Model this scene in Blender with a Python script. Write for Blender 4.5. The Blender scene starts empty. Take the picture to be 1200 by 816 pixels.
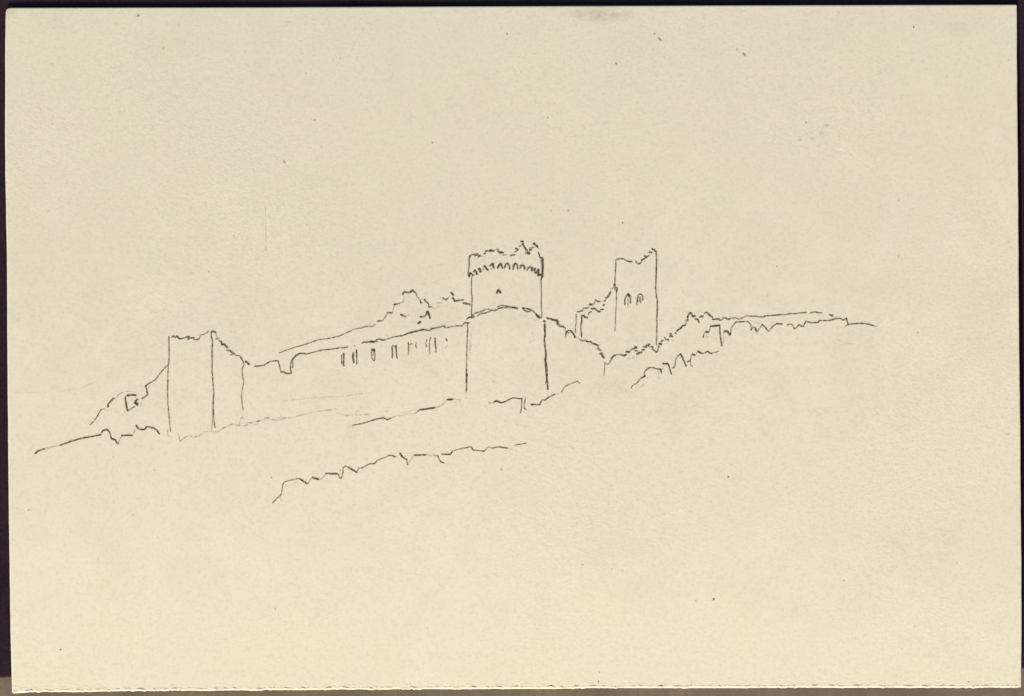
import bpy, bmesh, math, random
from mathutils import noise, Vector
random.seed(7)
sc = bpy.context.scene
COL = sc.collection
R = math.radians

# ------------------------------------------------------------------ scale
S = 0.0002                      # one millimetre of the real page is five units of the survey grid
D = 1.0                         # copy stand: camera height above the page
Z0 = 0.0034                     # height of the page's middle above the table

def smooth(e0, e1, v):
    if e0 > e1: return 1 - smooth(e1, e0, v)
    t = max(0.0, min(1.0, (v - e0) / (e1 - e0)))
    return t * t * (3 - 2 * t)

# the sheet is a little warped: it rises from its torn bottom edge to its middle and sinks again
SLOPE = [(0, -0.036), (60, -0.030), (130, -0.024), (250, -0.017), (380, -0.008), (480, 0.004), (580, 0.018), (680, 0.037), (760, 0.052), (816, 0.058)]
def slope(v):
    for (a, sa), (b, sb) in zip(SLOPE, SLOPE[1:]):
        if v <= b:
            t = (v - a) / (b - a)
            return 0.86 * (sa + (sb - sa) * t)
    return 0.86 * SLOPE[-1][1]
_N = 900
_H = [0.0] * _N                  # height by survey row, zero at the bottom edge
for i in range(_N - 2, -1, -1):
    _H[i] = _H[i + 1] + slope(i + 0.5) * S if i < 816 else 0.0
def warp(u, v):
    v = max(0.0, min(_N - 2.0, v))
    i = int(v); f = v - i
    h = _H[i] * (1 - f) + _H[i + 1] * f
    # right hand side falls off gently, and there are slow ripples
    du = max(0.0, (u - 650) / 550)
    h -= 0.00062 * du * du * smooth(830, 560, v) * smooth(20, 480, v)
    h += 0.00003 * noise.noise(Vector((u * 0.006, v * 0.007, 3.1))) * smooth(815, 740, v)
    return h
BASE = 0.00200                   # underside clearance + thickness of the sheet at its bottom edge
def page_z(u, v):
    return BASE + warp(u, v)
def place(u, v, z):
    k = (D - (z - Z0)) / D
    return Vector(((u - 600) * S * k, (408 - v) * S * k, z))

# ------------------------------------------------------------------ materials
def new_mat(name):
    m = bpy.data.materials.new(name); m.use_nodes = True
    nt = m.node_tree; nt.nodes.clear()
    return m, nt
def N(nt, t, **kw):
    n = nt.nodes.new(t)
    for k, v in kw.items():
        if k in n.inputs: n.inputs[k].default_value = v
        else: setattr(n, k, v)
    return n
def L(nt, a, b): nt.links.new(a, b)
def noise_tex(nt, co, scale, detail=3.0, rough=0.55, stretch=None):
    src = co
    if stretch:
        mp = N(nt, 'ShaderNodeMapping'); mp.inputs['Scale'].default_value = stretch
        L(nt, co, mp.inputs['Vector']); src = mp.outputs[0]
    n = N(nt, 'ShaderNodeTexNoise')
    n.inputs['Scale'].default_value = scale; n.inputs['Detail'].default_value = detail
    n.inputs['Roughness'].default_value = rough
    L(nt, src, n.inputs['Vector'])
    return n.outputs['Fac']
def maprange(nt, x, a, b, c, d, smoothstep=False):
    n = N(nt, 'ShaderNodeMapRange')
    if smoothstep: n.interpolation_type = 'SMOOTHSTEP'
    for i, v in enumerate((a, b, c, d)): n.inputs[i + 1].default_value = v
    L(nt, x, n.inputs[0]); return n.outputs[0]
def mathn(nt, op, a, b=None):
    n = N(nt, 'ShaderNodeMath'); n.operation = op
    for i, v in enumerate((a, b)):
        if v is None: continue
        if isinstance(v, (int, float)): n.inputs[i].default_value = v
        else: L(nt, v, n.inputs[i])
    return n.outputs[0]
def mixcol(nt, fac, a, b, mode='MIX'):
    n = N(nt, 'ShaderNodeMix'); n.data_type = 'RGBA'; n.blend_type = mode
    for s, v in ((n.inputs[0], fac), (n.inputs[6], a), (n.inputs[7], b)):
        if isinstance(v, (int, float)): s.default_value = v
        elif isinstance(v, tuple): s.default_value = (*v, 1)
        else: L(nt, v, s)
    return n.outputs[2]

def paper_material():
    m, nt = new_mat('aged_wove_paper')
    out = N(nt, 'ShaderNodeOutputMaterial'); b = N(nt, 'ShaderNodeBsdfPrincipled')
    L(nt, b.outputs[0], out.inputs[0])
    co = N(nt, 'ShaderNodeTexCoord').outputs['Object']
    base = PAPER
    # slow mottling of the aged stock: pinker and yellower clouds
    c = mixcol(nt, maprange(nt, noise_tex(nt, co, 22, 4, 0.6), 0.35, 0.65, 0, 1), tuple(x * y for x, y in zip(base, (1.005, 0.997, 1.006))), tuple(x * y for x, y in zip(base, (0.998, 1.0, 0.980))))
    c = mixcol(nt, maprange(nt, noise_tex(nt, co, 110, 4, 0.6), 0.40, 0.66, 0, 0.85), c, tuple(x * y for x, y in zip(base, (0.955, 0.95, 0.935))))
    c = mixcol(nt, maprange(nt, noise_tex(nt, co, 34, 5, 0.65), 0.47, 0.70, 0, 1), c, tuple(x * y for x, y in zip(base, (0.972, 0.970, 0.972))))
    # fibre flecks, slightly drawn along both directions of the weave
    f1 = noise_tex(nt, co, 1500, 3, 0.65, (1, 0.6, 1)); f2 = noise_tex(nt, co, 1500, 3, 0.65, (0.6, 1, 1))
    fl = mathn(nt, 'ADD', f1, f2)
    c = mixcol(nt, maprange(nt, fl, 0.96, 1.32, 0, 0.40), c, (0.50, 0.44, 0.32))
    # tiny grey-brown specks scattered in the pulp
    sp = noise_tex(nt, co, 700, 1, 0.3)
    c = mixcol(nt, maprange(nt, sp, 0.765, 0.85, 0, 0.22), c, (0.27, 0.21, 0.13))
    # handling smudges, each a grey cloud of its own shape
    for (u, v, ru, rv, amt) in ((703, 17, 36, 9, 0.34), (1085, 640, 55, 34, 0.075), (842, 238, 22, 40, 0.07), (370, 212, 22, 9, 0.09), (725, 455, 26, 10, 0.09),
                                (790, 485, 18, 26, 0.07), (11, 13, 9, 8, 0.2), (1122, 34, 14, 10, 0.13), (952, 157, 16, 7, 0.07), (520, 375, 60, 24, 0.05), (735, 612, 60, 40, 0.06), (430, 370, 12, 22, 0.06), (1150, 330, 30, 70, 0.05)):
        p = place(u, v, Z0)
        mp = N(nt, 'ShaderNodeMapping'); mp.vector_type = 'TEXTURE'
        mp.inputs['Location'].default_value = (p.x, p.y, 0); mp.inputs['Scale'].default_value = (ru * S, rv * S, 1000)
        L(nt, co, mp.inputs['Vector'])
        ln = N(nt, 'ShaderNodeVectorMath'); ln.operation = 'LENGTH'; L(nt, mp.outputs[0], ln.inputs[0])
        g = maprange(nt, ln.outputs['Value'], 0.1, 1.5, amt, 0, True)
        g = mathn(nt, 'MULTIPLY', g, maprange(nt, noise_tex(nt, co, 420, 4, 0.7), 0.36, 0.62, 0.1, 1.5))
        c = mixcol(nt, g, c, (0.31, 0.26, 0.175))
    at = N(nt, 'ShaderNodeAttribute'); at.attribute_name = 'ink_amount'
    c = mixcol(nt, mathn(nt, 'MULTIPLY', at.outputs['Fac'], 0.85), c, (0.20, 0.145, 0.085))  # crease shade and edge dirt, not ink, painted brown into the sheet
    L(nt, c, b.inputs['Base Color'])
    b.inputs['Roughness'].default_value = 0.9
    b.inputs['Specular IOR Level'].default_value = 0.12
    # tooth of the paper
    h = mathn(nt, 'ADD', mathn(nt, 'MULTIPLY', noise_tex(nt, co, 1500, 4, 0.6), 1.0), mathn(nt, 'MULTIPLY', noise_tex(nt, co, 520, 2, 0.5), 0.55))
    tooth = maprange(nt, noise_tex(nt, co, 14, 2, 0.5), 0.35, 0.65, 0.3, 1.2)
    bp = N(nt, 'ShaderNodeBump'); bp.inputs['Distance'].default_value = 0.00006
    L(nt, mathn(nt, 'MULTIPLY', tooth, TOOTH), bp.inputs['Strength'])
    L(nt, h, bp.inputs['Height']); L(nt, bp.outputs[0], b.inputs['Normal'])
    return m

def ink_material(name, dark, light, grain_lo, grain_hi, gscale):
    m, nt = new_mat(name)
    out = N(nt, 'ShaderNodeOutputMaterial'); b = N(nt, 'ShaderNodeBsdfPrincipled')
    co = N(nt, 'ShaderNodeTexCoord').outputs['Object']
    at = N(nt, 'ShaderNodeAttribute'); at.attribute_name = 'ink_amount'
    g = noise_tex(nt, co, gscale, 3, 0.6)
    a = mathn(nt, 'MULTIPLY', at.outputs['Fac'], maprange(nt, g, 0.35, 0.65, grain_lo, grain_hi))
    a = mathn(nt, 'MAXIMUM', mathn(nt, 'MINIMUM', a, 0.97), 0.0)
    L(nt, mixcol(nt, a, light, dark), b.inputs['Base Color'])
    b.inputs['Roughness'].default_value = 0.75; b.inputs['Specular IOR Level'].default_value = 0.1
    tr = N(nt, 'ShaderNodeBsdfTransparent'); mx = N(nt, 'ShaderNodeMixShader')
    L(nt, a, mx.inputs[0]); L(nt, tr.outputs[0], mx.inputs[1]); L(nt, b.outputs[0], mx.inputs[2])
    L(nt, mx.outputs[0], out.inputs[0])
    return m

def cloth_material():
    m, nt = new_mat('dark_plum_cloth')
    out = N(nt, 'ShaderNodeOutputMaterial'); b = N(nt, 'ShaderNodeBsdfPrincipled'); L(nt, b.outputs[0], out.inputs[0])
    co = N(nt, 'ShaderNodeTexCoord').outputs['Object']
    c = mixcol(nt, maprange(nt, noise_tex(nt, co, 90, 4, 0.6), 0.35, 0.65, 0, 1), CLOTH_A, CLOTH_B)
    c = mixcol(nt, maprange(nt, noise_tex(nt, co, 1400, 2, 0.6), 0.4, 0.7, 0, 0.6), c, CLOTH_C)
    L(nt, c, b.inputs['Base Color']); b.inputs['Roughness'].default_value = 1.0; b.inputs['Specular IOR Level'].default_value = 0.0
    bp = N(nt, 'ShaderNodeBump'); bp.inputs['Distance'].default_value = 0.0001; bp.inputs['Strength'].default_value = 0.5
    L(nt, noise_tex(nt, co, 1800, 2, 0.5), bp.inputs['Height']); L(nt, bp.outputs[0], b.inputs['Normal'])
    return m

def card_material():
    m, nt = new_mat('grey_brown_card')
    out = N(nt, 'ShaderNodeOutputMaterial'); b = N(nt, 'ShaderNodeBsdfPrincipled'); L(nt, b.outputs[0], out.inputs[0])
    co = N(nt, 'ShaderNodeTexCoord').outputs['Object']
    c = mixcol(nt, maprange(nt, noise_tex(nt, co, 60, 5, 0.65), 0.35, 0.65, 0, 1), CARD_A, CARD_B)
    c = mixcol(nt, maprange(nt, noise_tex(nt, co, 900, 3, 0.6, (1, 0.4, 1)), 0.40, 0.70, 0, 0.7), c, tuple(x * 0.72 for x in CARD_A))
    L(nt, c, b.inputs['Base Color']); b.inputs['Roughness'].default_value = 0.85; b.inputs['Specular IOR Level'].default_value = 0.15
    bp = N(nt, 'ShaderNodeBump'); bp.inputs['Distance'].default_value = 0.0001; bp.inputs['Strength'].default_value = 0.35
    L(nt, noise_tex(nt, co, 1200, 3, 0.6), bp.inputs['Height']); L(nt, bp.outputs[0], b.inputs['Normal'])
    return m

PAPER = (0.70, 0.597, 0.418); TOOTH = 0.5
CLOTH_A = (0.025, 0.0140, 0.0178); CLOTH_B = (0.018, 0.0112, 0.0152); CLOTH_C = (0.033, 0.021, 0.024)
CARD_A = (0.20, 0.150, 0.092); CARD_B = (0.135, 0.100, 0.066)
M_PAPER = paper_material()
M_INK = ink_material('brown_black_ink', (0.046, 0.031, 0.017), (0.16, 0.112, 0.062), 0.42, 1.16, 1700)
M_PENCIL = ink_material('grey_pencil', (0.10, 0.095, 0.085), (0.16, 0.15, 0.13), -0.02, 1.5, 1500)
M_SPECK = ink_material('brown_speck', (0.05, 0.032, 0.018), (0.13, 0.085, 0.045), 0.6, 1.1, 2600)
M_CLOTH = cloth_material(); M_CARD = card_material()

# ------------------------------------------------------------------ object helpers
def link_mesh(name, verts, faces, mat, parent=None, dens=None, shade=False):
    me = bpy.data.meshes.new(name)
    me.from_pydata(verts, [], faces); me.update()
    if dens is not None:
        a = me.attributes.new('ink_amount', 'FLOAT', 'POINT')
        a.data.foreach_set('value', dens)
    if shade: me.polygons.foreach_set('use_smooth', [True] * len(me.polygons))
    me.materials.append(mat)
    o = bpy.data.objects.new(name, me); COL.objects.link(o)
    if parent is not None: o.parent = parent
    return o

# ------------------------------------------------------------------ the table and the board under the page
def grid_plate(name, x0, x1, y0, y1, z0, z1, mat, bevel):
    bm = bmesh.new()
    bmesh.ops.create_cube(bm, size=1)
    for v in bm.verts:
        v.co = Vector(((x0 + x1) / 2 + v.co.x * (x1 - x0), (y0 + y1) / 2 + v.co.y * (y1 - y0), (z0 + z1) / 2 + v.co.z * (z1 - z0)))
    bmesh.ops.bevel(bm, geom=list(bm.edges), offset=bevel, segments=3, affect='EDGES')
    me = bpy.data.meshes.new(name); bm.to_mesh(me); bm.free(); me.materials.append(mat)
    o = bpy.data.objects.new(name, me); COL.objects.link(o)
    return o
table = grid_plate('table_top', -1.6, 1.6, -1.2, 1.2, -0.04, 0.0, M_CARD, 0.004)
table['kind'] = 'structure'; table['label'] = 'grey brown table top showing below the torn bottom edge of the page'

def build_board():
    # dark mounting board under the page; its near edge is a little out of true and softly worn
    top = [(-400, 798.5), (0, 794.8), (14, 794.5), (300, 791.5), (700, 788), (1100, 784.8), (1197, 784), (1600, 780.5)]
    t = BOARD
    us = [-400 + i * 4 for i in range(501)]
    def edge(u):
        for (a, va), (b, vb) in zip(top, top[1:]):
            if u <= b: return va + (vb - va) * (u - a) / (b - a)
        return top[-1][1]
    rows = [0.0, 0.7, 1.6, 3, 6, 12, 40, 200, 800, 1150]
    drop = [0.0004, 0.00014, 0.00003, 0, 0, 0, 0, 0, 0, 0]
    V = []; F = []
    for u in us:
        e = edge(u) + 0.5 * noise.noise(Vector((u * 0.05, 1.7, 0)))
        for q, d in zip(rows, drop):
            p = place(u, e - q, Z0); p.z = t - d; V.append(p)
        p = place(u, e + 0.1, Z0); V.append(Vector((p.x, p.y, 0.00005)))
        p = place(u, e - 1150, Z0); V.append(Vector((p.x, p.y, 0.00005)))
    n = len(rows) + 2; nr = len(rows)
    for i in range(len(us) - 1):
        a = i * n; b = a + n
        for k in range(nr - 1): F.append((a + k, b + k, b + k + 1, a + k + 1))
        F.append((a + nr, b + nr, b, a)); F.append((a + nr - 1, b + nr - 1, b + nr + 1, a + nr + 1)); F.append((a + nr + 1, b + nr + 1, b + nr, a + nr))
    e = (len(us) - 1) * n
    F.append(tuple([nr] + list(range(nr)) + [nr + 1])); F.append(tuple([e + nr + 1] + [e + k for k in range(nr - 1, -1, -1)] + [e + nr]))
    o = link_mesh('mounting_board', V, F, M_CLOTH)
    bm = bmesh.new(); bm.from_mesh(o.data); bmesh.ops.recalc_face_normals(bm, faces=bm.faces); bm.to_mesh(o.data); bm.free()
    o['label'] = 'dark plum board under the page, a thin border round its sides and top'
    o['category'] = 'board'
BOARD = 0.00186
build_board()

# ------------------------------------------------------------------ the page
page = bpy.data.objects.new('sketch_page', None); COL.objects.link(page)
page.empty_display_size = 0.02
page['label'] = 'cream page with a thin pen sketch of ruined castle towers on a hillside'
page['category'] = 'drawing'

def interp(tab, t):
    if t <= tab[0][0]: return tab[0][1]
    for (a, va), (b, vb) in zip(tab, tab[1:]):
        if t <= b: return va + (vb - va) * (t - a) / (b - a)
    return tab[-1][1]
TOPE = [(7, 9.3), (75, 9.1), (300, 8.7), (600, 7.4), (900, 6.3), (1192, 5.6)]
BOTE = [(14, 812.6), (60, 810.9), (150, 810.0), (300, 808.8), (450, 808.1), (600, 807.3), (750, 806.5), (900, 806.1), (1197, 806.0)]
LEFE = [(9, 7.0), (50, 6.2), (150, 6.0), (204, 6.3), (300, 8.2), (408, 8.7), (560, 10.0), (620, 10.7), (740, 12.4), (812, 14.2)]
RIGE = [(5, 1191.6), (100, 1191.9), (204, 1193.0), (400, 1194.3), (500, 1195.6), (600, 1196.3), (660, 1197.0), (740, 1197.2), (806, 1196.6)]

def build_paper():
    # rows by fraction down the sheet; dense at the torn bottom edge
    vs = [0, 0.5, 1.2, 2, 3.2, 5, 8]
    v = 12.0
    while v < 770: vs.append(v); v += 5.0
    while v < 788: vs.append(v); v += 2.0
    while v < 797.0: vs.append(v); v += 0.45
    H = vs[-1]
    fr = [x / H for x in vs]
    us = [0, 0.4, 1.0, 1.8, 3, 5]
    u = 7.0
    while u < 1179: us.append(u); u += 1.25
    us += [1181, 1183, 1184.2, 1185, 1185.6, 1186]
    W = us[-1]
    V = []; F = []; shade_dirt = []
    nc = len(us); nr = len(vs)
    def tear(u):      # depth of the torn notch line along the edge
        return noise.noise(Vector((u * 0.22, 5.5, 0))) * 0.8 + noise.noise(Vector((u * 0.7, 2.5, 0))) * 0.55 + noise.noise(Vector((u * 0.03, 8.5, 0))) * 0.55
    def corner(lu, lv, r):   # rounding of corners: inset both ways
        return lu, lv
    for j, fv in enumerate(fr):
        for i, uu in enumerate(us):
            fu = uu / W
            # blend of the four edges
            ty, by = interp(TOPE, 7 + fu * 1185), interp(BOTE, 14 + fu * 1183)
            by += tear(uu)
            v0 = ty + (by - ty) * fv
            lx, rx = interp(LEFE, v0), interp(RIGE, v0)
            lx += 0.22 * noise.noise(Vector((v0 * 0.06, 0.3, 0))); rx += 0.22 * noise.noise(Vector((v0 * 0.06, 9.3, 0)))
            u0 = lx + (rx - lx) * fu
            # rounded corners (pull grid inwards)
            for cx, cy, r in ((7.0, 9.3, 5.0), (1191.6, 5.6, 2.0), (1196.6, 806, 1.5), (14.2, 812.6, 1.5)):
                dx = abs(u0 - cx); dy = abs(v0 - cy)
                if dx < r and dy < r:
                    ex, ey = r - dx, r - dy
                    m = max(ex, ey); l = math.hypot(ex, ey)
                    if l > 0:
                        k = m / l
                        ex *= k; ey *= k
                        u0 = cx + (r - ex) * (1 if u0 > cx else -1) if dx >= 0 and abs(cx - 600) > 0 and ((cx < 600) == (u0 >= cx)) else cx + (r - ex) * (1 if cx < 600 else -1)
                        v0 = cy + (r - ey) * (1 if cy < 400 else -1)
            z = page_z(u0, v0)
            # edges: thin rounded cut at the other three sides
            dl, dr, dt = u0 - lx, rx - u0, v0 - ty
            for d in (dl, dr, dt):
                if d < 1.1: z -= 0.00007 * (1 - d / 1.1) ** 2
            db = by - v0; dv = 0.0
            if db < 8:
                n1 = noise.noise(Vector((u0 * 0.10, 11.0, 0))); n2 = noise.noise(Vector((u0 * 0.45, 14.0, 0)))
                lipw = 1.9 + 0.9 * n1 + 0.5 * n2
                # torn lip falls away towards the light
                if db < lipw: z -= 0.00008 * max(0.2, min(1.3, 0.75 + 1.5 * noise.noise(Vector((u0 * 0.06, 21.0, 0))) + 0.7 * n2)) * (1 - db / lipw) ** 1.3
                dep = max(0.0, n1 * 1.0 + n2 * 0.8 + 0.06)
                z += 0.00011 * dep * smooth(lipw + 0.75, lipw + 0.05, db)
                # shade of the broken crease above the lip as colour, plus brown edge dirt
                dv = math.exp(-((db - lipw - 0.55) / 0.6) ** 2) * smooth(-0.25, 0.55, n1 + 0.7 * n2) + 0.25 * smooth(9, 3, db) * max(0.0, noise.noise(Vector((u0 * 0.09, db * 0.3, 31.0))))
                z += 0.00002 * noise.noise(Vector((u0 * 0.25, db * 0.5, 3)))
            V.append(place(u0, v0, z)); shade_dirt.append(dv)
    top_n = len(V)
    th = 0.00025
    for j in range(nr - 1):
        for i in range(nc - 1):
            a = j * nc + i
            F.append((a, a + nc, a + nc + 1, a + 1))
    # skirt and underside
    ring = [i for i in range(nc)] + [j * nc + nc - 1 for j in range(1, nr)] + [(nr - 1) * nc + i for i in range(nc - 2, -1, -1)] + [j * nc for j in range(nr - 2, 0, -1)]
    low = {}
    for r in ring:
        p = V[r]; low[r] = len(V); V.append(Vector((p.x, p.y, p.z - th)))
    m = len(ring)
    for k in range(m):
        a, b = ring[k], ring[(k + 1) % m]
        F.append((a, b, low[b], low[a]))
    # underside as a coarse grid that follows the warp
    bot = {}
    cs = list(range(0, nc, 30)); cs = cs if cs[-1] == nc - 1 else cs + [nc - 1]
    rs = list(range(0, nr, 8)); rs = rs if rs[-1] == nr - 1 else rs + [nr - 1]
    for j in rs:
        for i in cs:
            p = V[j * nc + i]; bot[(j, i)] = len(V); V.append(Vector((p.x, p.y, p.z - th - 0.00002)))
    for ja, jb in zip(rs, rs[1:]):
        for ia, ib in zip(cs, cs[1:]):
            F.append((bot[(ja, ia)], bot[(ja, ib)], bot[(jb, ib)], bot[(jb, ia)]))
    shade_dirt += [0.0] * (len(V) - len(shade_dirt))
    o = link_mesh('paper_sheet', V, F, M_PAPER, page, dens=shade_dirt, shade=True)
    return o
build_paper()

# ------------------------------------------------------------------ pen strokes
REG = dict(A=(30, 370, 4.533), B=(180, 370, 4.533), C=(310, 320, 4.533), D=(450, 270, 4.533), E=(530, 270, 4.533), F=(400, 420, 4.533),
           G=(540, 420, 4.533), H=(650, 280, 4.533), T1=(540, 275, 12), T2=(540, 340, 12), T3=(630, 360, 12), T4=(670, 290, 12), T5=(670, 350, 12),
           T6=(700, 370, 12), T7=(770, 355, 12), T8=(730, 395, 12), U1=(460, 330, 12), U2=(390, 370, 12), U3=(460, 380, 12), U4=(190, 380, 12),
           U5=(100, 420, 12), U6=(840, 355, 12), U7=(390, 500, 12), U8=(180, 460, 7.49), V1=(730, 340, 5.83), V2=(880, 340, 6.8), V3=(300, 500, 6.8), W=(0, 0, 1))
WK = 0.88        # overall nib factor
_layer = [0]

def parse(text, w):
    pts = []; reg = None
    for tok in text.split():
        if tok in REG: reg = REG[tok]; continue
        q = [float(x) for x in tok.split(',')]
        pts.append((reg[0] + q[0] / reg[2], reg[1] + q[1] / reg[2], q[2] if len(q) > 2 else w))
    return pts

def resample(pts, step=0.45):
    if len(pts) == 1: pts = [pts[0], (pts[0][0] + 0.6, pts[0][1] + 0.25, pts[0][2])]
    out = []
    n = len(pts)
    for i in range(n - 1):
        p0 = pts[max(0, i - 1)]; p1 = pts[i]; p2 = pts[i + 1]; p3 = pts[min(n - 1, i + 2)]
        d = math.hypot(p2[0] - p1[0], p2[1] - p1[1])
        k = max(1, int(d / step))
        def ten(pa, pb, pc):       # tangent, flattened where the pen turns sharply
            ax, ay = pb[0] - pa[0], pb[1] - pa[1]; bx, by = pc[0] - pb[0], pc[1] - pb[1]
            la, lb = math.hypot(ax, ay), math.hypot(bx, by)
            if la < 1e-6 or lb < 1e-6: return 0.0, 0.0
            c = (ax * bx + ay * by) / (la * lb)
            s = max(0.0, min(1.0, (c - 0.6) / 0.35)); m = min(la, lb)
            tx, ty = ax / la + bx / lb, ay / la + by / lb; tl = math.hypot(tx, ty) or 1
            return tx / tl * m * s, ty / tl * m * s
        t1 = ten(p0, p1, p2) if i > 0 else (0, 0); t2 = ten(p1, p2, p3) if i < n - 2 else (0, 0)
        for j in range(k):
            t = j / k
            h00 = 2 * t**3 - 3 * t**2 + 1; h10 = t**3 - 2 * t**2 + t; h01 = -2 * t**3 + 3 * t**2; h11 = t**3 - t**2
            out.append((h00 * p1[0] + h10 * t1[0] + h01 * p2[0] + h11 * t2[0], h00 * p1[1] + h10 * t1[1] + h01 * p2[1] + h11 * t2[1], p1[2] + (p2[2] - p1[2]) * t))
    out.append(pts[-1])
    return out

class Ink:
    def __init__(s): s.V = []; s.F = []; s.d = []
    def stroke(s, text, w=1.4, d=1.0, taper=0.55, fade=None, jit=0.13):
        pts = resample(parse(text, w))
        n = len(pts); seed = random.random() * 100
        if n < 26: taper = max(taper, 0.82)
        _layer[0] += 1
        lift = 0.000010 + (_layer[0] % 17) * 0.0000012
        b = len(s.V)
        for i, (x, y, ww) in enumerate(pts):
            a = pts[max(0, i - 1)]; c = pts[min(n - 1, i + 1)]
            tx, ty = c[0] - a[0], c[1] - a[1]; l = math.hypot(tx, ty) or 1
            nx, ny = -ty / l, tx / l
            f = i / max(1, n - 1); dist = i * 0.45
            wob = noise.noise(Vector((dist * 0.35 + seed, seed, 0)))
            wob2 = noise.noise(Vector((dist * 0.12 + seed, seed + 7, 0)))
            press = 1 + 0.36 * noise.noise(Vector((dist * 0.22 + seed, seed + 20, 0))) + 0.26 * noise.noise(Vector((dist * 0.8, seed + 40, 0)))
            e = min(i, n - 1 - i) * 0.45
            tp = taper + (1 - taper) * min(1.0, e / 1.6)
            hw = 0.475 * ww * (0.80 + 0.27 * smooth(1.4, 2.2, ww)) * press * tp
            x += nx * (wob * jit + wob2 * jit * 1.5); y += ny * (wob * jit + wob2 * jit * 1.5)
            dd = d * (0.72 + 0.28 * smooth(1.2, 2.0, ww)) * min(1.0, 0.80 + 0.30 * press - 0.1) * (0.88 + 0.12 * min(1.0, e / 1.0))
            if fade: dd *= fade[0] + (fade[1] - fade[0]) * f
            soft = 0.58
            zz = lift + i * 0.00000006
            for off, q in ((-(hw + soft), 0.0), (-(hw * 0.42), dd), (hw * 0.42, dd), (hw + soft, 0.0)):
                px, py = x + nx * off, y + ny * off
                s.V.append(place(px, py, page_z(px, py) + zz)); s.d.append(q)
        for i in range(n - 1):
            a = b + i * 4
            for k in range(3): s.F.append((a + k, a + k + 1, a + 5 + k, a + 4 + k))
        # closing tips
        for end, sg in ((0, -1), (n - 1, 1)):
            o = pts[end]; a = pts[max(0, end - 1)] if sg > 0 else pts[min(n - 1, 1)]
            tx, ty = o[0] - a[0], o[1] - a[1]; l = math.hypot(tx, ty) or 1
            px, py = o[0] + tx / l * 0.5, o[1] + ty / l * 0.5
            q = b + end * 4; k = len(s.V)
            s.V.append(place(px, py, page_z(px, py) + lift)); s.d.append(0.0)
            for m in range(3): s.F.append((q + m, q + m + 1, k))
        return s
    def many(s, rows, **kw):
        last = None
        link = kw.pop('link', 0)
        for t, o in rows:
            k = dict(kw); k.update(o); s.stroke(t, **k)
            pts = parse(t, 1.0)
            if link and last:                       # the nib hardly left the paper: a hair line joins near strokes
                g = math.hypot(pts[0][0] - last[0], pts[0][1] - last[1])
                if 0.5 < g < link:
                    s.stroke('W %.2f,%.2f %.2f,%.2f' % (last[0], last[1], pts[0][0], pts[0][1]), w=1.15, d=0.62)
            last = pts[-1]
        return s
    def blob(s, u, v, r, d=0.9, ex=1.0, ang=0.0):
        k = len(s.V); seed = random.random() * 50
        lift = 0.00003
        s.V.append(place(u, v, page_z(u, v) + lift)); s.d.append(d)
        m = 12
        for ring, q in ((0.55, d), (1.25, 0.0)):
            for i in range(m):
                a = i * 2 * math.pi / m
                rr = r * ring * (1 + 0.45 * noise.noise(Vector((math.cos(a) * 1.3 + seed, math.sin(a) * 1.3, seed))))
                x, y = rr * math.cos(a) * ex, rr * math.sin(a)
                px, py = u + x * math.cos(ang) - y * math.sin(ang), v + x * math.sin(ang) + y * math.cos(ang)
                s.V.append(place(px, py, page_z(px, py) + lift)); s.d.append(q)
        for i in range(m):
            j = (i + 1) % m
            s.F.append((k, k + 1 + i, k + 1 + j)); s.F.append((k + 1 + i, k + 1 + m + i, k + 1 + m + j, k + 1 + j))
        return s
    def build(s, name, parent, mat=None, label=None):
        o = link_mesh(name, s.V, s.F, mat or M_INK, parent, dens=s.d)
        if label: o['label'] = label
        return o
def w(t, **k): return (t, k)
SW = dict
def I(rows, **kw): return Ink().many(rows, **kw)

# --- broken wall running down to the left, with the hole in it
p = I([w('A 340,582 352,572 375,545 400,500', w=1.3), w('U5 170,816 195,770 225,720 268,714', w=1.2, d=.8), w('U5 320,695 320,650 350,615 405,557', w=1.9),
       w('U5 405,580 450,535 500,490 532,490', w=1.1, d=.6), w('U5 790,570,2.6 830,545 872,515 862,440 850,380', w=1.7), w('U5 850,388,2.2 920,340 985,300 1050,215 1110,145 1165,90', w=1.5)
       ]).build('drawn_broken_wall', page, label='broken stepped wall drawn in ink left of the square tower')
I([w('U5 588,525,3.0 650,515 718,522', w=2.3), w('U5 592,522 560,550 566,600 575,660 592,745', w=1.9), w('U5 590,748 640,712 695,682', w=1.5),
   w('U5 742,575 712,600 700,632,2.8 735,662', w=2.0), w('U5 700,630 735,640 735,665', w=2.0)]).build('drawn_wall_hole', p)
for q in [w('U5 560,505 568,470 620,468 700,478', d=.26, w=1.3), w('U5 895,390 892,460 900,522', d=.32, w=1.2), w('U5 800,580 775,680', d=.25, w=1.3), w('U5 268,716 325,740', d=.2, w=1.2),
   w('U5 590,748 540,770', d=.3, w=1.2)]:
    I([q]).build('pencil_mark', p, M_PENCIL)
# --- bank at far left
p = I([w('A 50,738 58,727 70,718 100,708', w=1.9), w('A 100,708 140,698 182,690', w=1.2, d=.5), w('A 182,690 250,665 320,648 365,640 402,632', w=1.8),
       w('A 403,625 410,612 430,605 445,618 455,655 475,660 492,684', w=1.9), w('A 492,682 500,660 508,642', w=1.2, d=.8), w('A 508,637 540,636 568,637', w=1.9),
       w('A 587,580 592,592 605,605 630,607 645,590 680,598 698,612 712,630', w=1.9)]).build('drawn_bank', page, label='low bank with a bump and a notch, first ink line at the far left')
for q in [w('A 570,642 576,620 583,600', d=.4, w=1.2), w('A 640,598 646,626', d=.3, w=1.2), w('A 100,712 112,722', d=.35, w=1.2)]:
    I([q]).build('pencil_mark', p, M_PENCIL)

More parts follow.
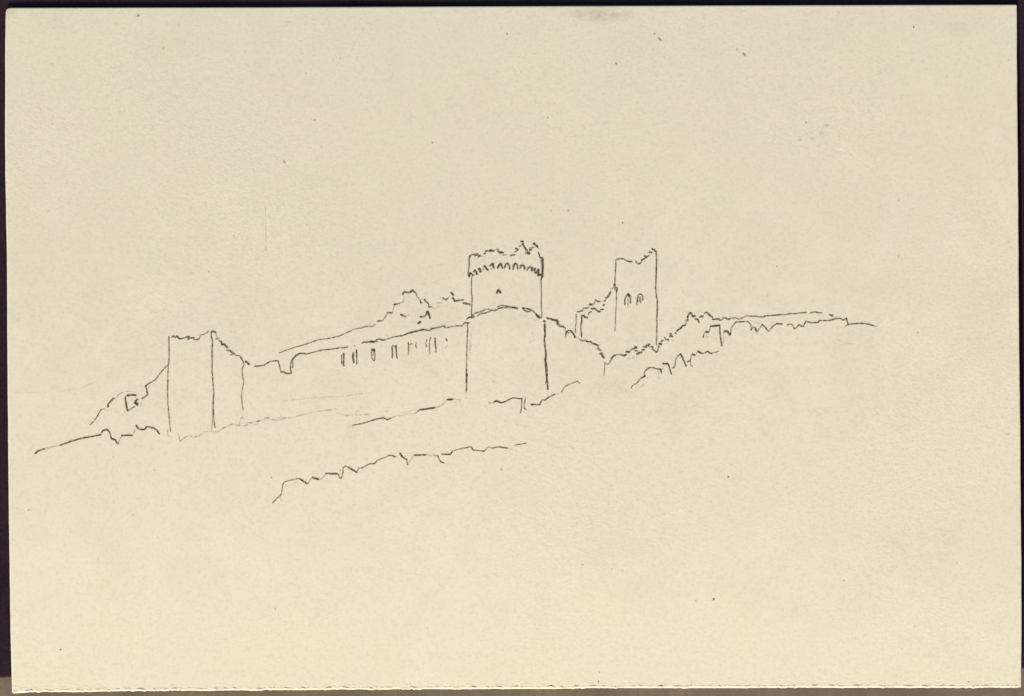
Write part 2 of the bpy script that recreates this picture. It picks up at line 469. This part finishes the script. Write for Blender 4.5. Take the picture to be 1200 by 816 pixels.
# --- square gate tower
p = I([w('U4 93,165 95,260 97,400 95,500 88,570 82,680 79,816 U8 123,0 125,100 132,180 140,260 147,345', w=1.55, fade=(1, .8)),
       w('U4 690,98 692,180 705,230 703,400 703,560 700,660 712,740 712,816 U8 528,0 522,100 522,190', w=1.6), w('U8 522,185 516,250 508,345', w=1.1, d=.85, fade=(1, .6)),
       w('U8 522,150 526,220 538,312', w=1.7, fade=(1, .6)),
       w('U4 1145,540 1150,572 1130,620 1125,680 1135,740 1145,816 B 478,360 468,420 470,470 476,508', w=1.35, fade=(1, .8))
       ]).build('drawn_square_tower', page, label='tall square gate tower with a ragged slanting top, drawn in ink')
I([w('U4 128,190 160,168 182,190 212,172 235,208 280,205 330,188 388,178', w=1.7), w('U4 385,180 356,225 400,195 435,195,2.2 458,222 508,215 530,190', w=1.6), w('U4 535,152 580,142 622,122 655,96', w=1.3)
   ], link=3.2).build('drawn_ragged_top', p)
I([w('U4 690,102 725,105 762,125', w=2.0), w('U4 755,140 765,165 775,190', w=1.1, d=.7), w('U4 752,212 775,205 802,202', w=1.6), w('U4 795,235 832,250 845,290 880,292 905,325 930,322', w=2.1), w('U4 830,292 870,280', w=1.6), w('U4 902,368 950,370 985,400 1012,415', w=1.9),
   w('U4 952,440 1012,415 1040,440 1092,445', w=1.7), w('U4 1100,460 1122,500 1147,545', w=1.7)], link=3.2).build('drawn_sloping_edge', p)
I([w('B 486,243,2.4 497,250,3.0 510,262,1.8', w=2.8), w('B 535,270 580,266 600,256 620,245 658,240', w=1.6), w('C 72,467 80,500 88,528', w=1.5),
   w('C 86,528 100,525 115,535 143,534', w=1.9), w('C 142,534 138,500 144,465 152,450', w=1.5), w('C 150,455 149,505', w=1.2),
   w('C 150,462 165,442 190,428 218,430', w=1.8), w('C 218,432 235,428 300,412 350,406 380,402 445,394', w=1.5), w('C 475,386 480,387', w=1.8),
   w('U2 405,392 440,374 482,374,2.0 496,382', w=1.5), w('U2 495,366 560,370,2.8 602,368,2.0 630,370', w=1.4), w('U2 600,350 650,330 700,345,1.8 752,336 850,305 920,290 975,285,2.1', w=1.35),
   w('U2 975,285 1030,262 1100,245 1150,230 1200,218', w=1.6), w('U1 355,698 430,680,2.0 512,690 560,665,2.0 622,655 700,632 740,628', w=1.6), w('U1 180,742 260,718 345,698,2.0', w=1.7),
   w('U1 720,646 800,645 890,628 985,628', w=1.5), w('U1 985,610 1005,592 1030,580 1082,586', w=1.5)], link=3.2).build('drawn_curtain_wall', page, label='long curtain wall with a square notch and a row of slit windows')
cw = bpy.data.objects['drawn_curtain_wall']
for rows in ([w('U2 122,550 128,685', w=1.5), w('U2 155,522 155,600 150,700 166,712', w=1.7)],
             [w('U2 290,518 284,590 298,672', w=2.0), w('U2 328,478 335,570 335,682', w=1.7)],
             [w('U2 545,478 592,478', w=2.4), w('U2 552,496 586,494', w=1.8), w('U2 545,470 541,560 555,610 582,640', w=1.5), w('U2 590,490 590,560 582,645', w=1.5), w('U2 572,500 562,570', w=1.2, d=.7)],
             [w('U2 830,430 838,500 835,602', w=1.7), w('U2 836,425 856,436 888,432', w=1.9), w('U2 890,412 893,520 895,582 912,600', w=1.7)],
             [w('U2 1062,375 1065,450 1063,555', w=1.6, fade=(1, .6)), w('U2 1085,412 1105,392 1128,398', w=1.5, d=.85), w('U3 330,258 325,300 342,350', w=1.5, fade=(1, .5))],
             [w('U3 484,212 472,260 480,325', w=1.3, d=.75), w('U3 537,182 520,250 522,425', w=1.6, fade=(1, .5)), w('U3 600,192 600,260 608,340 608,400', w=1.9, fade=(1, .55))],
             [w('U3 748,208 768,238', w=1.9), w('U3 772,290 745,350', w=1.2, d=.25)]):
    o = I(rows).build('drawn_slit_window', cw)

# --- slope and bushes behind the curtain wall
p = I([w('C 78,425 140,402 210,382 290,355 330,350 380,340', w=1.3), w('U2 0,310 60,298 130,272 220,230 310,192 380,178 480,152,1.8 560,150 600,122', w=1.25, d=.92), w('U2 622,84 652,78 690,76', w=2.0),
       w('U2 690,76 725,40 752,2', w=1.1, d=.8), w('D 0,468 10,455 18,445', w=1.2, d=.7), w('D 14,438 45,440', w=1.9), w('D 45,440 50,415 58,398', w=1.1, d=.6), w('U1 12,326 60,322 105,310', w=1.8),
       w('U1 105,305 155,290 165,220 145,182', w=1.1, d=.4)], link=3.2).build('drawn_hillside', page, label='rising hillside with bushes drawn behind the curtain wall')
I([w('U1 138,186 165,145,2.0 232,162 280,125,2.1 330,170', w=1.9), w('U1 330,170 350,220 390,265 398,302 420,295', w=1.6), w('U1 445,245,2.2 465,280 500,305 515,365 548,352', w=1.6),
   w('U1 560,372 612,385', w=1.3, d=.35), w('U1 618,308 660,300 705,290', w=1.3, d=.4), w('U1 600,345 690,352', w=1.2, d=.22), w('U1 705,225 720,247 755,258 778,240', w=1.8), w('U1 778,240 802,205', w=1.1, d=.4),
   w('U1 815,155 840,175 862,202', w=2.0), w('U1 832,236 856,232 870,280 930,268 1002,262', w=1.8), w('U1 988,304 1040,315 1097,330', w=2.1)], link=3.2).build('drawn_bush_tops', p)
I([w('U1 112,462,2.6 150,485,2.6 192,502,1.4', w=2.4), w('U1 190,470 232,486', w=1.1, d=.3), w('U1 385,496 440,500 470,470 488,418', w=1.9), w('U1 488,412 510,460 532,522', w=2.4), w('U1 350,592 385,575,2.9 396,556,1.2', w=2.4)]).build('drawn_bush_shading', p)

# --- round tower
rt = I([w('T1 150,600 150,816 T2 158,90 155,200 150,300 150,392', w=1.3), w('T1 1130,625 1130,680 1135,816 T2 1132,200 1135,300 1142,372', w=1.35),
        w('T2 95,470 95,550 92,650 85,816 E 74,816 G 33,80 29,182', w=1.55), w('G 27,208 27,214', w=1.3, d=.4),
        w('T3 95,222 100,300,2.0 103,402,2.6 95,450 100,520,2.1 110,600 112,700 120,816', w=1.6), w('T3 110,240 116,300', w=1.4, d=.6), w('T3 120,600 125,680 105,740,2.0 112,816', w=1.2, d=.9),
        w('G 449,4 452,60 458,120,2.2 462,170', w=1.8), w('G 455,20 460,80 448,140', w=1.2), w('T3 80,192,2.6 108,212,2.2', w=2.4)]).build('drawn_round_tower', page, label='big round tower with a corbelled parapet, drawn in ink')
I([w('T1 130,310 120,335 117,420 110,500 100,550 116,592', w=1.5), w('T1 122,318,2.6 145,290 190,280 238,270', w=1.6), w('T1 190,302 240,290 280,300 238,322', w=1.7), w('T1 295,312 345,310', w=1.0, d=.4), w('T1 318,276 350,268', w=1.7),
   w('T1 342,240 385,230 430,228,2.8 470,232', w=1.9), w('T1 500,212 535,216', w=1.7), w('T1 518,238 550,252,2.4 605,256', w=1.7), w('T1 585,292 640,286', w=1.5, d=.7), w('T1 692,300,2.7 715,290 765,285', w=1.7),
   w('T1 752,248 795,228 812,208', w=1.6), w('T1 765,195 810,212', w=1.9), w('T1 818,172 860,145', w=1.5), w('T1 838,106 865,95 882,106', w=1.8), w('T1 868,125 890,170 912,205 942,226', w=2.2), w('T1 905,262 940,256 972,272', w=2.7),
   w('T1 962,228 1000,212', w=1.9), w('T1 965,220 975,190 1032,182', w=1.5), w('T1 1018,118 1050,150 1084,178', w=2.3), w('T1 1085,192 1128,216', w=1.1, d=.4), w('T1 1085,240 1105,290 1116,336', w=1.6),
   w('T1 1140,318,2.8 1148,400,2.8 1150,500,2.3 1142,600', w=2.4), w('T1 1160,335 1158,470 1155,605', w=1.3), w('T1 1145,590 1122,645', w=1.6)], link=3.2).build('drawn_parapet', rt)
I([w('T1 118,602 122,545 152,552 172,582', w=2.2), w('T1 108,570 130,560', w=2.2), w('T1 182,532 198,505 215,525 226,572', w=2.2), w('T1 160,590 192,560', w=1.5, d=.7), w('T1 240,480 268,534', w=1.9), w('T1 258,472 290,528', w=2.0), w('T1 310,512 325,445', w=1.5, d=.8), w('T1 322,438 345,450 365,492 392,502', w=2.2),
   w('T1 405,452 440,412 458,410 452,450 476,488', w=2.1), w('T1 425,500 440,475', w=1.4, d=.5), w('T1 515,482 535,432 562,404 575,440 586,482', w=2.1), w('T1 545,430 560,425', w=2.5), w('T1 615,476 630,422 655,402 680,440 690,490', w=2.0),
   w('T1 735,496 745,430 765,406 795,425 800,492', w=2.0), w('T1 830,492 842,442 870,430,2.2 895,445 893,502', w=1.9), w('T1 932,512 948,462 985,456,2.4 1002,472 990,524', w=2.1), w('T1 1012,512 1045,478 1036,520 1050,548', w=2.0),
   w('T1 1058,552 1085,488 1102,500 1084,592', w=2.0), w('T1 1100,572 1130,558 1142,604', w=2.2)]).build('drawn_corbel_arches', rt)
I([w('D 600,338 602,320 608,314', w=2.1), w('D 606,316 613,322 621,335', w=2.3), w('D 605,322 611,328', w=1.8)]).build('drawn_arrow_slit', rt)
I([w('T2 80,412 120,385 195,374,2.3', w=1.9), w('T2 142,398 165,385', w=1.9), w('T2 150,372 200,330 280,305 370,268 415,278 442,285', w=1.6), w('T2 230,366 280,335 350,325 430,290', w=1.6), w('T2 440,287 490,285 540,258 640,250 760,255 805,270', w=1.6),
   w('T2 515,236 580,218 640,228 720,240 802,248', w=1.6), w('T2 860,250 920,262 960,268', w=1.9), w('T2 875,258 905,295 950,305 990,288', w=1.7), w('T2 950,266 990,284 1040,320 1075,350', w=1.7), w('T2 1060,345,2.4 1100,375,3.2 1142,388,2.0', w=2.6), w('T2 1068,375 1112,402', w=1.7)]).build('drawn_string_course', rt)
for q in [w('T2 730,330 830,350 950,385 1060,430', d=.16, w=1.2), w('D 474,520 462,560 455,640', d=.22, w=1.3), w('U3 1075,500 1085,420 1095,280', d=.18, w=1.3), w('W 628.2,397.8 620,402', d=.12, w=1.6), w('W 623,389 625,395', d=.2, w=1.3)]:
    I([q]).build('pencil_mark', rt, M_PENCIL)

# --- broken wall falling from the round tower to the right
I([w('T3 125,150 150,165 195,170', w=1.9), w('T3 190,172 245,186,2.6 275,200,2.6 290,230', w=2.2), w('T3 262,172 292,205', w=1.8), w('T3 268,225 300,252 322,270,2.3 348,270 372,290', w=2.0), w('T3 390,290 393,360 388,438', w=1.25, fade=(1, .6)), w('T3 395,400 410,345 440,328 470,340', w=1.6), w('T3 410,365 445,362', w=1.6),
   w('T3 465,325 485,350', w=1.4), w('T3 470,340 505,380 530,432', w=2.0), w('T3 540,432 592,462', w=1.0, d=.3), w('T3 592,455 630,475 662,468', w=1.7), w('T3 665,460 695,490 725,488', w=1.8), w('T3 740,482 762,505 815,525 862,548', w=1.9), w('T3 838,572 872,602 900,616', w=2.0), w('T3 868,656 905,660', w=2.8), w('T3 905,640 912,692 942,718', w=2.2),
   w('H 268,655 265,690 260,728', w=1.3, d=.9)], link=3.2).build('drawn_falling_wall', page, label='ragged wall line falling from the round tower towards the keep')

# --- ruined wing left of the keep
I([w('T5 62,212 62,330 53,400 53,482', w=1.3), w('T5 140,240 140,330 125,390 135,470 138,548', w=1.7), w('T5 72,188 120,182,2.1 156,170', w=1.7), w('T5 160,142 200,135 242,128', w=1.7), w('T5 242,82 300,86', w=2.2), w('T5 300,86 320,60 332,15', w=1.1, d=.8), w('T5 332,16 362,48 402,40', w=1.7),
   w('T5 440,98 462,88', w=2.2), w('T5 445,45 470,38', w=1.5), w('T5 465,35 492,5', w=1.1, d=.7), w('T4 470,715 500,705 530,662,2.3 548,618', w=1.8), w('T4 455,760 478,742', w=1.8), w('T4 550,592 582,575 600,545', w=1.2, d=.8), w('T5 128,245 180,240', w=2.0), w('T5 175,240 178,265 232,270', w=1.9), w('T5 232,228 245,195 282,185', w=1.6),
   w('T5 268,142 330,140', w=2.1), w('T5 330,142 348,165 382,185 402,176', w=1.9), w('T5 405,156 452,152', w=1.8)], link=3.2).build('drawn_ruined_wing', page, label='ruined wing with a stepped broken top against the left side of the keep')
# --- square keep
kp = I([w('T4 618,175 617,300 610,420 605,512', w=1.4), w('T4 588,540,3.0 602,532,3.2 614,545,2.0', w=2.8), w('T4 602,560 640,572 632,625', w=1.8), w('T4 610,560 608,605', w=1.5), w('T4 628,590 628,816 T5 622,140 615,300 605,465', w=1.3, fade=(1, .6)),
        w('H 540,65 540,150 537,280 545,330 543,420 542,500 V1 228,378', w=1.65)]).build('drawn_keep', page, label='tall square keep with two arched windows, drawn in ink')
I([w('T4 620,175 660,162 730,165 760,185 800,200 856,205', w=1.7), w('T4 895,188 910,225 940,236 975,216 988,180', w=1.6), w('T4 975,182 1020,162 1050,140 1088,115', w=1.8), w('T4 1015,122 1052,128', w=1.9), w('T4 1082,66 1132,76', w=2.1), w('T4 1122,20 1160,36 1178,62', w=2.0), w('T4 1170,62 1195,52', w=1.5)], link=3.2).build('drawn_ragged_top', kp)
for rows in ([w('T4 748,816 748,740 770,682 795,662,3.2 815,690,2.2 828,740 825,795', w=1.5), w('T4 792,665 788,816 T5 783,95', w=1.3, fade=(1, .7)), w('T5 748,0 750,92', w=1.3, fade=(1, .6)), w('T5 822,0 822,72', w=1.3, fade=(.9, .4))],
             [w('T4 918,816 918,770 925,700 945,665 975,660 997,690 1002,745', w=1.5), w('T4 958,690 952,760', w=1.2), w('T4 935,690 930,770', w=1.2, d=.8), w('T4 970,690 968,790', w=1.1, d=.8), w('T5 920,0 922,46', w=1.1, d=.8), w('T5 958,0 966,74', w=1.1, d=.8), w('T5 998,0 990,42', w=1.1, d=.6)]):
    I(rows).build('drawn_arched_window', kp)

# --- shrubs below the keep and the line of the plateau
p = I([w('T6 130,682 160,680 190,630 220,580,2.5 270,552 330,550', w=1.4), w('T6 330,550 372,562,2.2 412,550', w=1.8), w('T6 398,510 462,512', w=2.2), w('T6 462,485 490,472 525,470', w=1.8), w('T6 520,455 540,445,3.2 558,460', w=2.4), w('T6 525,490 568,500', w=1.8), w('T6 545,542,2.5 590,532,2.3 628,512', w=2.0), w('T6 575,512 600,525', w=1.6),
       w('T6 620,484 668,480', w=1.9), w('T6 642,442 700,440', w=2.2), w('T6 688,418 742,406', w=2.3), w('T6 708,405 728,442', w=1.5), w('T6 758,438 790,450', w=2.2), w('T6 772,480 800,490 832,518 852,488 856,458', w=1.5), w('T6 780,455 778,480', w=1.8), w('T6 848,436 876,432', w=2.3), w('T6 862,394 908,406', w=2.7),
       w('T6 892,370 932,345', w=2.0), w('T6 940,295 955,335', w=1.4), w('T6 950,338 1008,340', w=1.9), w('T6 1008,262 1040,250 1050,300', w=1.5), w('T6 1012,300 1030,272', w=1.6), w('T6 1045,290 1066,302', w=1.6), w('T6 1040,340 1072,360', w=1.1, d=.4), w('T6 980,370 1000,352', w=1.1, d=.4), w('T6 1090,258 1112,244', w=1.9)
       ], link=3.2).build('drawn_shrub_line', page, label='scribbled shrubs along the slope under the keep')
for q in [w('T6 412,600 470,606 555,578', d=.22, w=1.4), w('T6 985,265 1010,300', d=.3, w=1.2)]:
    I([q]).build('pencil_mark', p, M_PENCIL)
I([w('T7 275,402 310,370', w=2.0), w('T7 312,372 352,340', w=1.9), w('T7 345,325 402,318', w=2.0), w('T7 395,318 412,288', w=1.3), w('T7 402,258 440,240', w=1.9), w('T7 422,212 440,188', w=2.2), w('T7 428,190 452,150 492,150', w=1.9), w('T7 462,138 500,166', w=1.6), w('T7 485,190 546,190', w=2.3), w('T7 528,228 575,235 592,282', w=1.9),
   w('T7 595,205 632,185', w=2.0), w('T7 620,196 660,180', w=1.8), w('T7 635,212 645,205', w=1.3), w('T7 658,152 700,135 716,148', w=1.7), w('T7 720,150 745,182 785,202', w=2.0), w('T7 775,236 820,232 862,224 885,250 916,240', w=1.9), w('U6 82,218 120,215 160,235 190,225', w=1.8),
   w('U6 215,222 260,212 320,230 370,210 420,185 480,190 560,190', w=1.5), w('U6 560,192 640,200 690,185 800,178 900,168', w=1.6), w('U6 890,170 960,168 1030,155 1090,155 1200,140', w=1.5), w('V2 405,183 445,178', w=1.6), w('V2 470,185 510,175 540,182 566,180', w=1.6), w('V2 623,197 656,209', w=2.1)
   ], link=3.2).build('drawn_plateau_edge', page, label='long nearly level plateau line running right from two bumps')
# --- three hedge lines on the right
p = I([w('T7 645,490,2.4 652,465 662,432', w=1.4, d=.85), w('T7 680,405,2.3 700,415,2.3 728,412', w=1.8), w('T7 728,412 740,380 746,345', w=1.1, d=.7), w('T7 745,332 810,326 882,318', w=2.1), w('T7 880,312 885,430 900,540 910,615,2.2', w=1.7), w('T7 912,615 930,540 938,430', w=1.1, d=.5),
       w('T7 940,400 990,405 1010,430 1026,466', w=2.0), w('T7 1026,466 1036,400 1042,352 1060,330 1110,270', w=1.3), w('U6 262,270 340,268 440,265', w=1.6), w('U6 440,265 475,310 485,388', w=1.5), w('U6 485,390 510,340 530,340', w=1.3), w('U6 530,342 548,380 562,412', w=2.0), w('U6 562,412 600,360 640,305', w=1.3), w('U6 640,305 680,345 730,406', w=1.7),
       w('U6 730,406 790,330 840,297', w=1.4), w('U6 835,295 880,298 922,300', w=1.9), w('U6 985,318 1010,305 1060,305', w=1.5), w('V2 330,276 345,310 365,297 380,278', w=1.5), w('V2 378,277 415,294', w=1.8), w('V2 415,294 435,252 480,260 535,260 545,243 620,245 680,228 715,230 735,243', w=1.6), w('V2 735,243 760,225 772,268', w=1.5),
       w('V2 745,302 752,290 770,276', w=1.1, d=.7), w('V2 768,277 800,272 860,268 920,270 985,290', w=1.7), w('V2 985,290 1006,292', w=1.1, d=.5)], link=3.2).build('drawn_upper_hedge', page, label='notched hedge line under the plateau edge, furthest right of the ink lines')
for q in [w('T7 680,475 760,485 850,510', d=.2, w=1.3), w('V2 680,390 740,420 820,430', d=.15, w=1.6), w('U6 560,280 630,290', d=.12, w=1.8), w('U6 590,430 640,445 700,420', d=.14, w=1.4), w('V2 0,245 40,260 70,272', d=.15, w=1.5)]:
    I([q]).build('pencil_mark', p, M_PENCIL)
p = I([w('T8 112,726 140,680 205,640 240,585', w=1.4), w('T8 238,586 285,565 320,546', w=1.8), w('T8 318,546 298,525 305,490 360,440 430,435 480,455', w=1.5), w('T8 478,452 530,455 542,512', w=1.7), w('T8 556,378 635,378', w=1.9), w('T8 635,378 650,430 682,527', w=1.9), w('T8 695,440,2.2 712,430,1.8 732,400 745,310 800,245', w=1.3),
       w('T8 806,234 850,320 890,417', w=1.9), w('T8 900,355,2.0 945,335,1.7 952,300 962,260', w=1.4), w('T8 945,335 955,405 982,416', w=1.3, d=.8), w('T8 968,242 1012,262', w=2.1), w('T8 1012,262 1042,228', w=1.2, d=.8), w('T8 1055,192 1080,220 1118,231', w=1.9), w('T7 640,722 710,682', w=1.3), w('T7 708,678 742,710 772,710', w=1.8), w('T7 772,710 820,695 872,680', w=1.4, fade=(1, .6))
       ], link=3.2).build('drawn_middle_hedge', page, label='zigzag hedge line with sharp peaks just below the keep')
for q in [w('T8 495,490 502,540 516,600', d=.4, w=1.2), w('T8 552,470 560,400', d=.35, w=1.2), w('T8 210,712 270,700 290,660', d=.2, w=1.3), w('T8 1040,260 1100,330', d=.12, w=1.5)]:
    I([q]).build('pencil_mark', p, M_PENCIL)
# --- banks in the middle ground
p = I([w('F 55,358 130,342 180,325 225,318 245,328 265,318', w=1.6), w('F 265,318 290,308', w=1.1, d=.6), w('F 395,292 415,274', w=1.3), w('F 412,275 450,270 500,263', w=1.9), w('F 500,263 530,252 545,238 560,222', w=1.1, d=.55), w('F 562,221 595,218', w=2.2), w('F 595,218 630,220', w=1.1, d=.4)
       ]).build('drawn_lower_bank', page, label='broken bank line below the curtain wall, ending beside the round tower')
for q in [w('F 275,304 350,285 400,270', d=.2, w=1.2), w('F 288,308 340,300 396,292', d=.4, w=1.2), w('F 630,222 632,240', d=.25, w=1.2), w('F 0,307 80,303 160,300', d=.18, w=1.3)]:
    I([q]).build('pencil_mark', p, M_PENCIL)
I([w('G 145,238 178,236', w=1.2, d=.55), w('G 176,232 190,228 215,237', w=2.0), w('G 215,237 245,226 275,212 326,217', w=1.6), w('G 325,210 322,260 316,292', w=1.4), w('G 345,208 337,245 336,265 348,276', w=1.3), w('G 370,246 420,247 428,225', w=1.8), w('G 428,222 447,222 470,205 500,192', w=1.6), w('G 500,192 525,188', w=1.1, d=.4),
   w('G 535,182 550,155 580,138 620,122 633,134', w=1.25)]).build('drawn_tower_foot_bank', page, label='ground line with two upright dashes at the foot of the round tower')
p = I([w('V3 130,612 165,575 200,540 215,460 235,440 290,425 345,415', w=1.3), w('V3 345,415 385,440 410,460', w=2.0), w('V3 410,460 425,435 442,410', w=1.1, d=.8), w('V3 445,405 500,422', w=2.1), w('V3 500,422 530,412 555,375', w=1.1, d=.6), w('V3 555,373 610,377 655,378', w=2.0), w('V3 655,378 668,410 680,412', w=1.7), w('V3 680,410 692,370 695,330 715,315 735,325', w=1.3),
       w('V3 735,325 770,345 805,368', w=1.9), w('V3 805,366 815,332 850,328 900,300', w=1.4), w('V3 900,300 950,295 965,270', w=1.7), w('V3 965,270 1055,235 U7 790,405 830,408', w=1.4), w('U7 830,408 885,430', w=1.7), w('U7 885,430 930,400', w=1.0, d=.3), w('U7 943,373 970,420 1045,476', w=2.1), w('U7 1045,476 1048,546', w=1.3, d=.8), w('U7 1052,540 1140,405', w=1.1, d=.45),
       w('U7 1142,403 1200,402 F 450,514', w=1.9), w('F 450,514 482,519', w=1.0, d=.35), w('F 490,514 512,520 525,548 546,558', w=1.5), w('F 530,510 580,512 592,492', w=1.7), w('F 590,493 640,480 690,470', w=1.4), w('F 688,469 700,488 725,490 G 125,495', w=1.6), w('G 125,495 135,482 150,470', w=1.3), w('G 148,470 165,478 200,472 250,478', w=1.5), w('G 285,463 315,457 348,452', w=1.3)
       ]).build('drawn_foreground_bank', page, label='lowest ink line, a notched bank in the foreground')
for q in [w('V3 220,482 280,465 335,440', d=.2, w=1.3), w('V3 212,600 195,572 215,500', d=.25, w=1.3), w('V3 665,352 680,345', d=.4, w=1.4), w('G 250,478 278,487', d=.3, w=1.2), w('W 641,521 652,524 672,523', d=.1, w=1.4)]:
    I([q]).build('pencil_mark', p, M_PENCIL)

# --- pencil only
I([w('U8 120,330 128,385 165,388', d=.38, w=1.2), w('U8 212,362 222,385 232,432 270,402 320,385 385,388 430,365', d=.5, w=1.3), w('U8 445,346 510,345 560,347 620,310 690,280 760,296 830,286', d=.5, w=1.3), w('U8 750,290 765,235 780,215 800,265', d=.42, w=1.2),
   w('U8 815,272 870,265 930,250', d=.55, w=1.5), w('U8 930,248 970,235 1010,222 1060,248 1130,238 1195,215', d=.38, w=1.3), w('C 0,770 40,782 80,770 130,772 200,755', d=.4, w=1.2), w('C 200,755 270,738 330,730 385,725', d=.36, w=1.3), w('U8 870,290 915,275', d=.25, w=1.2)
   ]).build('pencil_ground_line', page, M_PENCIL, label='faint grey pencil line along the foot of the square tower')
for q in [w('C 90,682 250,665 420,655 560,635', d=.2, w=1.2), w('C 380,745 440,755 560,750', d=.17, w=1.2), w('C 478,748 522,712', d=.22, w=1.3)]:
    I([q]).build('pencil_guide_line', page, M_PENCIL, label='very faint pencil guide lines under the curtain wall')
for q in [w('W 311,241 311.4,268 311.8,294', d=.33, w=1.1, fade=(.45, 1))]:
    I([q]).build('pencil_tick', page, M_PENCIL, label='short upright pencil tick in the empty sky at upper left')
for q in [w('A -70,412 150,405 280,390 370,350', d=.10, w=1.3), w('W 492,334 512,331 534,340', d=.09, w=1.3)]:
    I([q]).build('pencil_horizon', page, M_PENCIL, label='barely visible pencil horizon at far left')

# --- dirty specks in the sheet
for u, v, r in ((162, 18.5, 1.5), (191.5, 56.5, .8), (61, 75, .7), (61.5, 145, .7), (123.5, 95, .6), (368.7, 141, .95), (506.7, 167.7, 1.1), (358.5, 86, .8), (398.5, 68.5, .8), (431, 120, .7), (594, 40, 1.1), (588, 33, .7), (593, 46.5, .6),
                (767, 40, 1.0), (863.5, 58, 1.1), (722, 75, 1.1), (626, 63, .7), (642, 138, .9), (1070.6, 32, 1.2), (944.7, 144, .9), (1052, 66, .7), (983, 15, .8), (910.5, 312.5, 1.0), (1076, 390, .7), (729.7, 261.5, 1.2), (645.5, 247, .8), (666, 247, .9),
                (853.7, 559.2, 1.2), (747, 586, .8), (836.5, 702.5, 1.5), (815.5, 704.5, .9), (702.5, 788, .8), (701.5, 799, 1.2), (989, 680.5, 1.0), (71, 761.5, 1.1), (115, 655, .8), (33.5, 598, .9), (181, 551, .7), (133, 536, .6), (274, 276.5, .8), (245, 319, .8),
                (1181.5, 509, .8), (318, 560, 1.0), (587.5, 550.5, 1.0), (322.5, 714, .8), (501, 736, .8), (683, 662, .9), (1135, 799.5, .9), (453, 482.5, .8), (1072, 734, .7), (717, 667, .7), (769, 728, .5), (1121, 660, .6), (377, 172, .7), (308, 113, .6), (479, 123.5, .6), (538, 150, .5), (867, 32, .6), (1099, 440, .6), (1140, 118, .5), (1028, 485, .6)):
    Ink().blob(u, v, r, d=min(.65, .18 + .38 * r)).build('paper_speck', page, M_SPECK)
for u, v, a, e in ((773, 46, .8, 3.0), (872, 64, .75, 3.2), (333, 190, .9, 2.4)):
    Ink().blob(u, v, 1.1, d=.5, ex=e, ang=a).build('paper_fibre', page, M_SPECK)
for u, v in ((937, 164), (952, 163), (963, 156), (969, 147)):
    Ink().blob(u, v, 2.3, d=.15, ex=1.3).build('paper_spot', page, M_SPECK)

# ------------------------------------------------------------------ light
EL, AZ = R(20), R(196)         # sun low, from the near left side of the table (compass bearing: 180 = near side)
sd = Vector((math.sin(AZ) * math.cos(EL), math.cos(AZ) * math.cos(EL), math.sin(EL)))
sun = bpy.data.lights.new('sun', 'SUN'); sun.energy = 5.0; sun.angle = R(8); sun.color = (1.0, 0.965, 0.905)
so = bpy.data.objects.new('sun', sun); COL.objects.link(so)
so.rotation_euler = (-sd).to_track_quat('-Z', 'Y').to_euler(); so.location = sd * 3
wd = bpy.data.worlds.new('World'); sc.world = wd; wd.use_nodes = True
nt = wd.node_tree; nt.nodes.clear()
sky = nt.nodes.new('ShaderNodeTexSky'); sky.sky_type = 'NISHITA'; sky.sun_disc = False
sky.sun_elevation = EL; sky.sun_rotation = AZ
bg = nt.nodes.new('ShaderNodeBackground'); bg.inputs[1].default_value = 0.11
ow = nt.nodes.new('ShaderNodeOutputWorld')
nt.links.new(sky.outputs[0], bg.inputs[0]); nt.links.new(bg.outputs[0], ow.inputs[0])

# ------------------------------------------------------------------ camera: straight down, as on a copy stand
cam = bpy.data.cameras.new('camera'); cam.sensor_width = 36; cam.lens = 36 * D / (1200 * S); cam.clip_end = 50; cam.clip_start = 0.01
co = bpy.data.objects.new('camera', cam); COL.objects.link(co)
co.location = (0, 0, Z0 + D)
sc.camera = co
sc.view_settings.view_transform = 'Standard'; sc.view_settings.look = 'None'; sc.view_settings.gamma = 1
sc.view_settings.exposure = 0.64
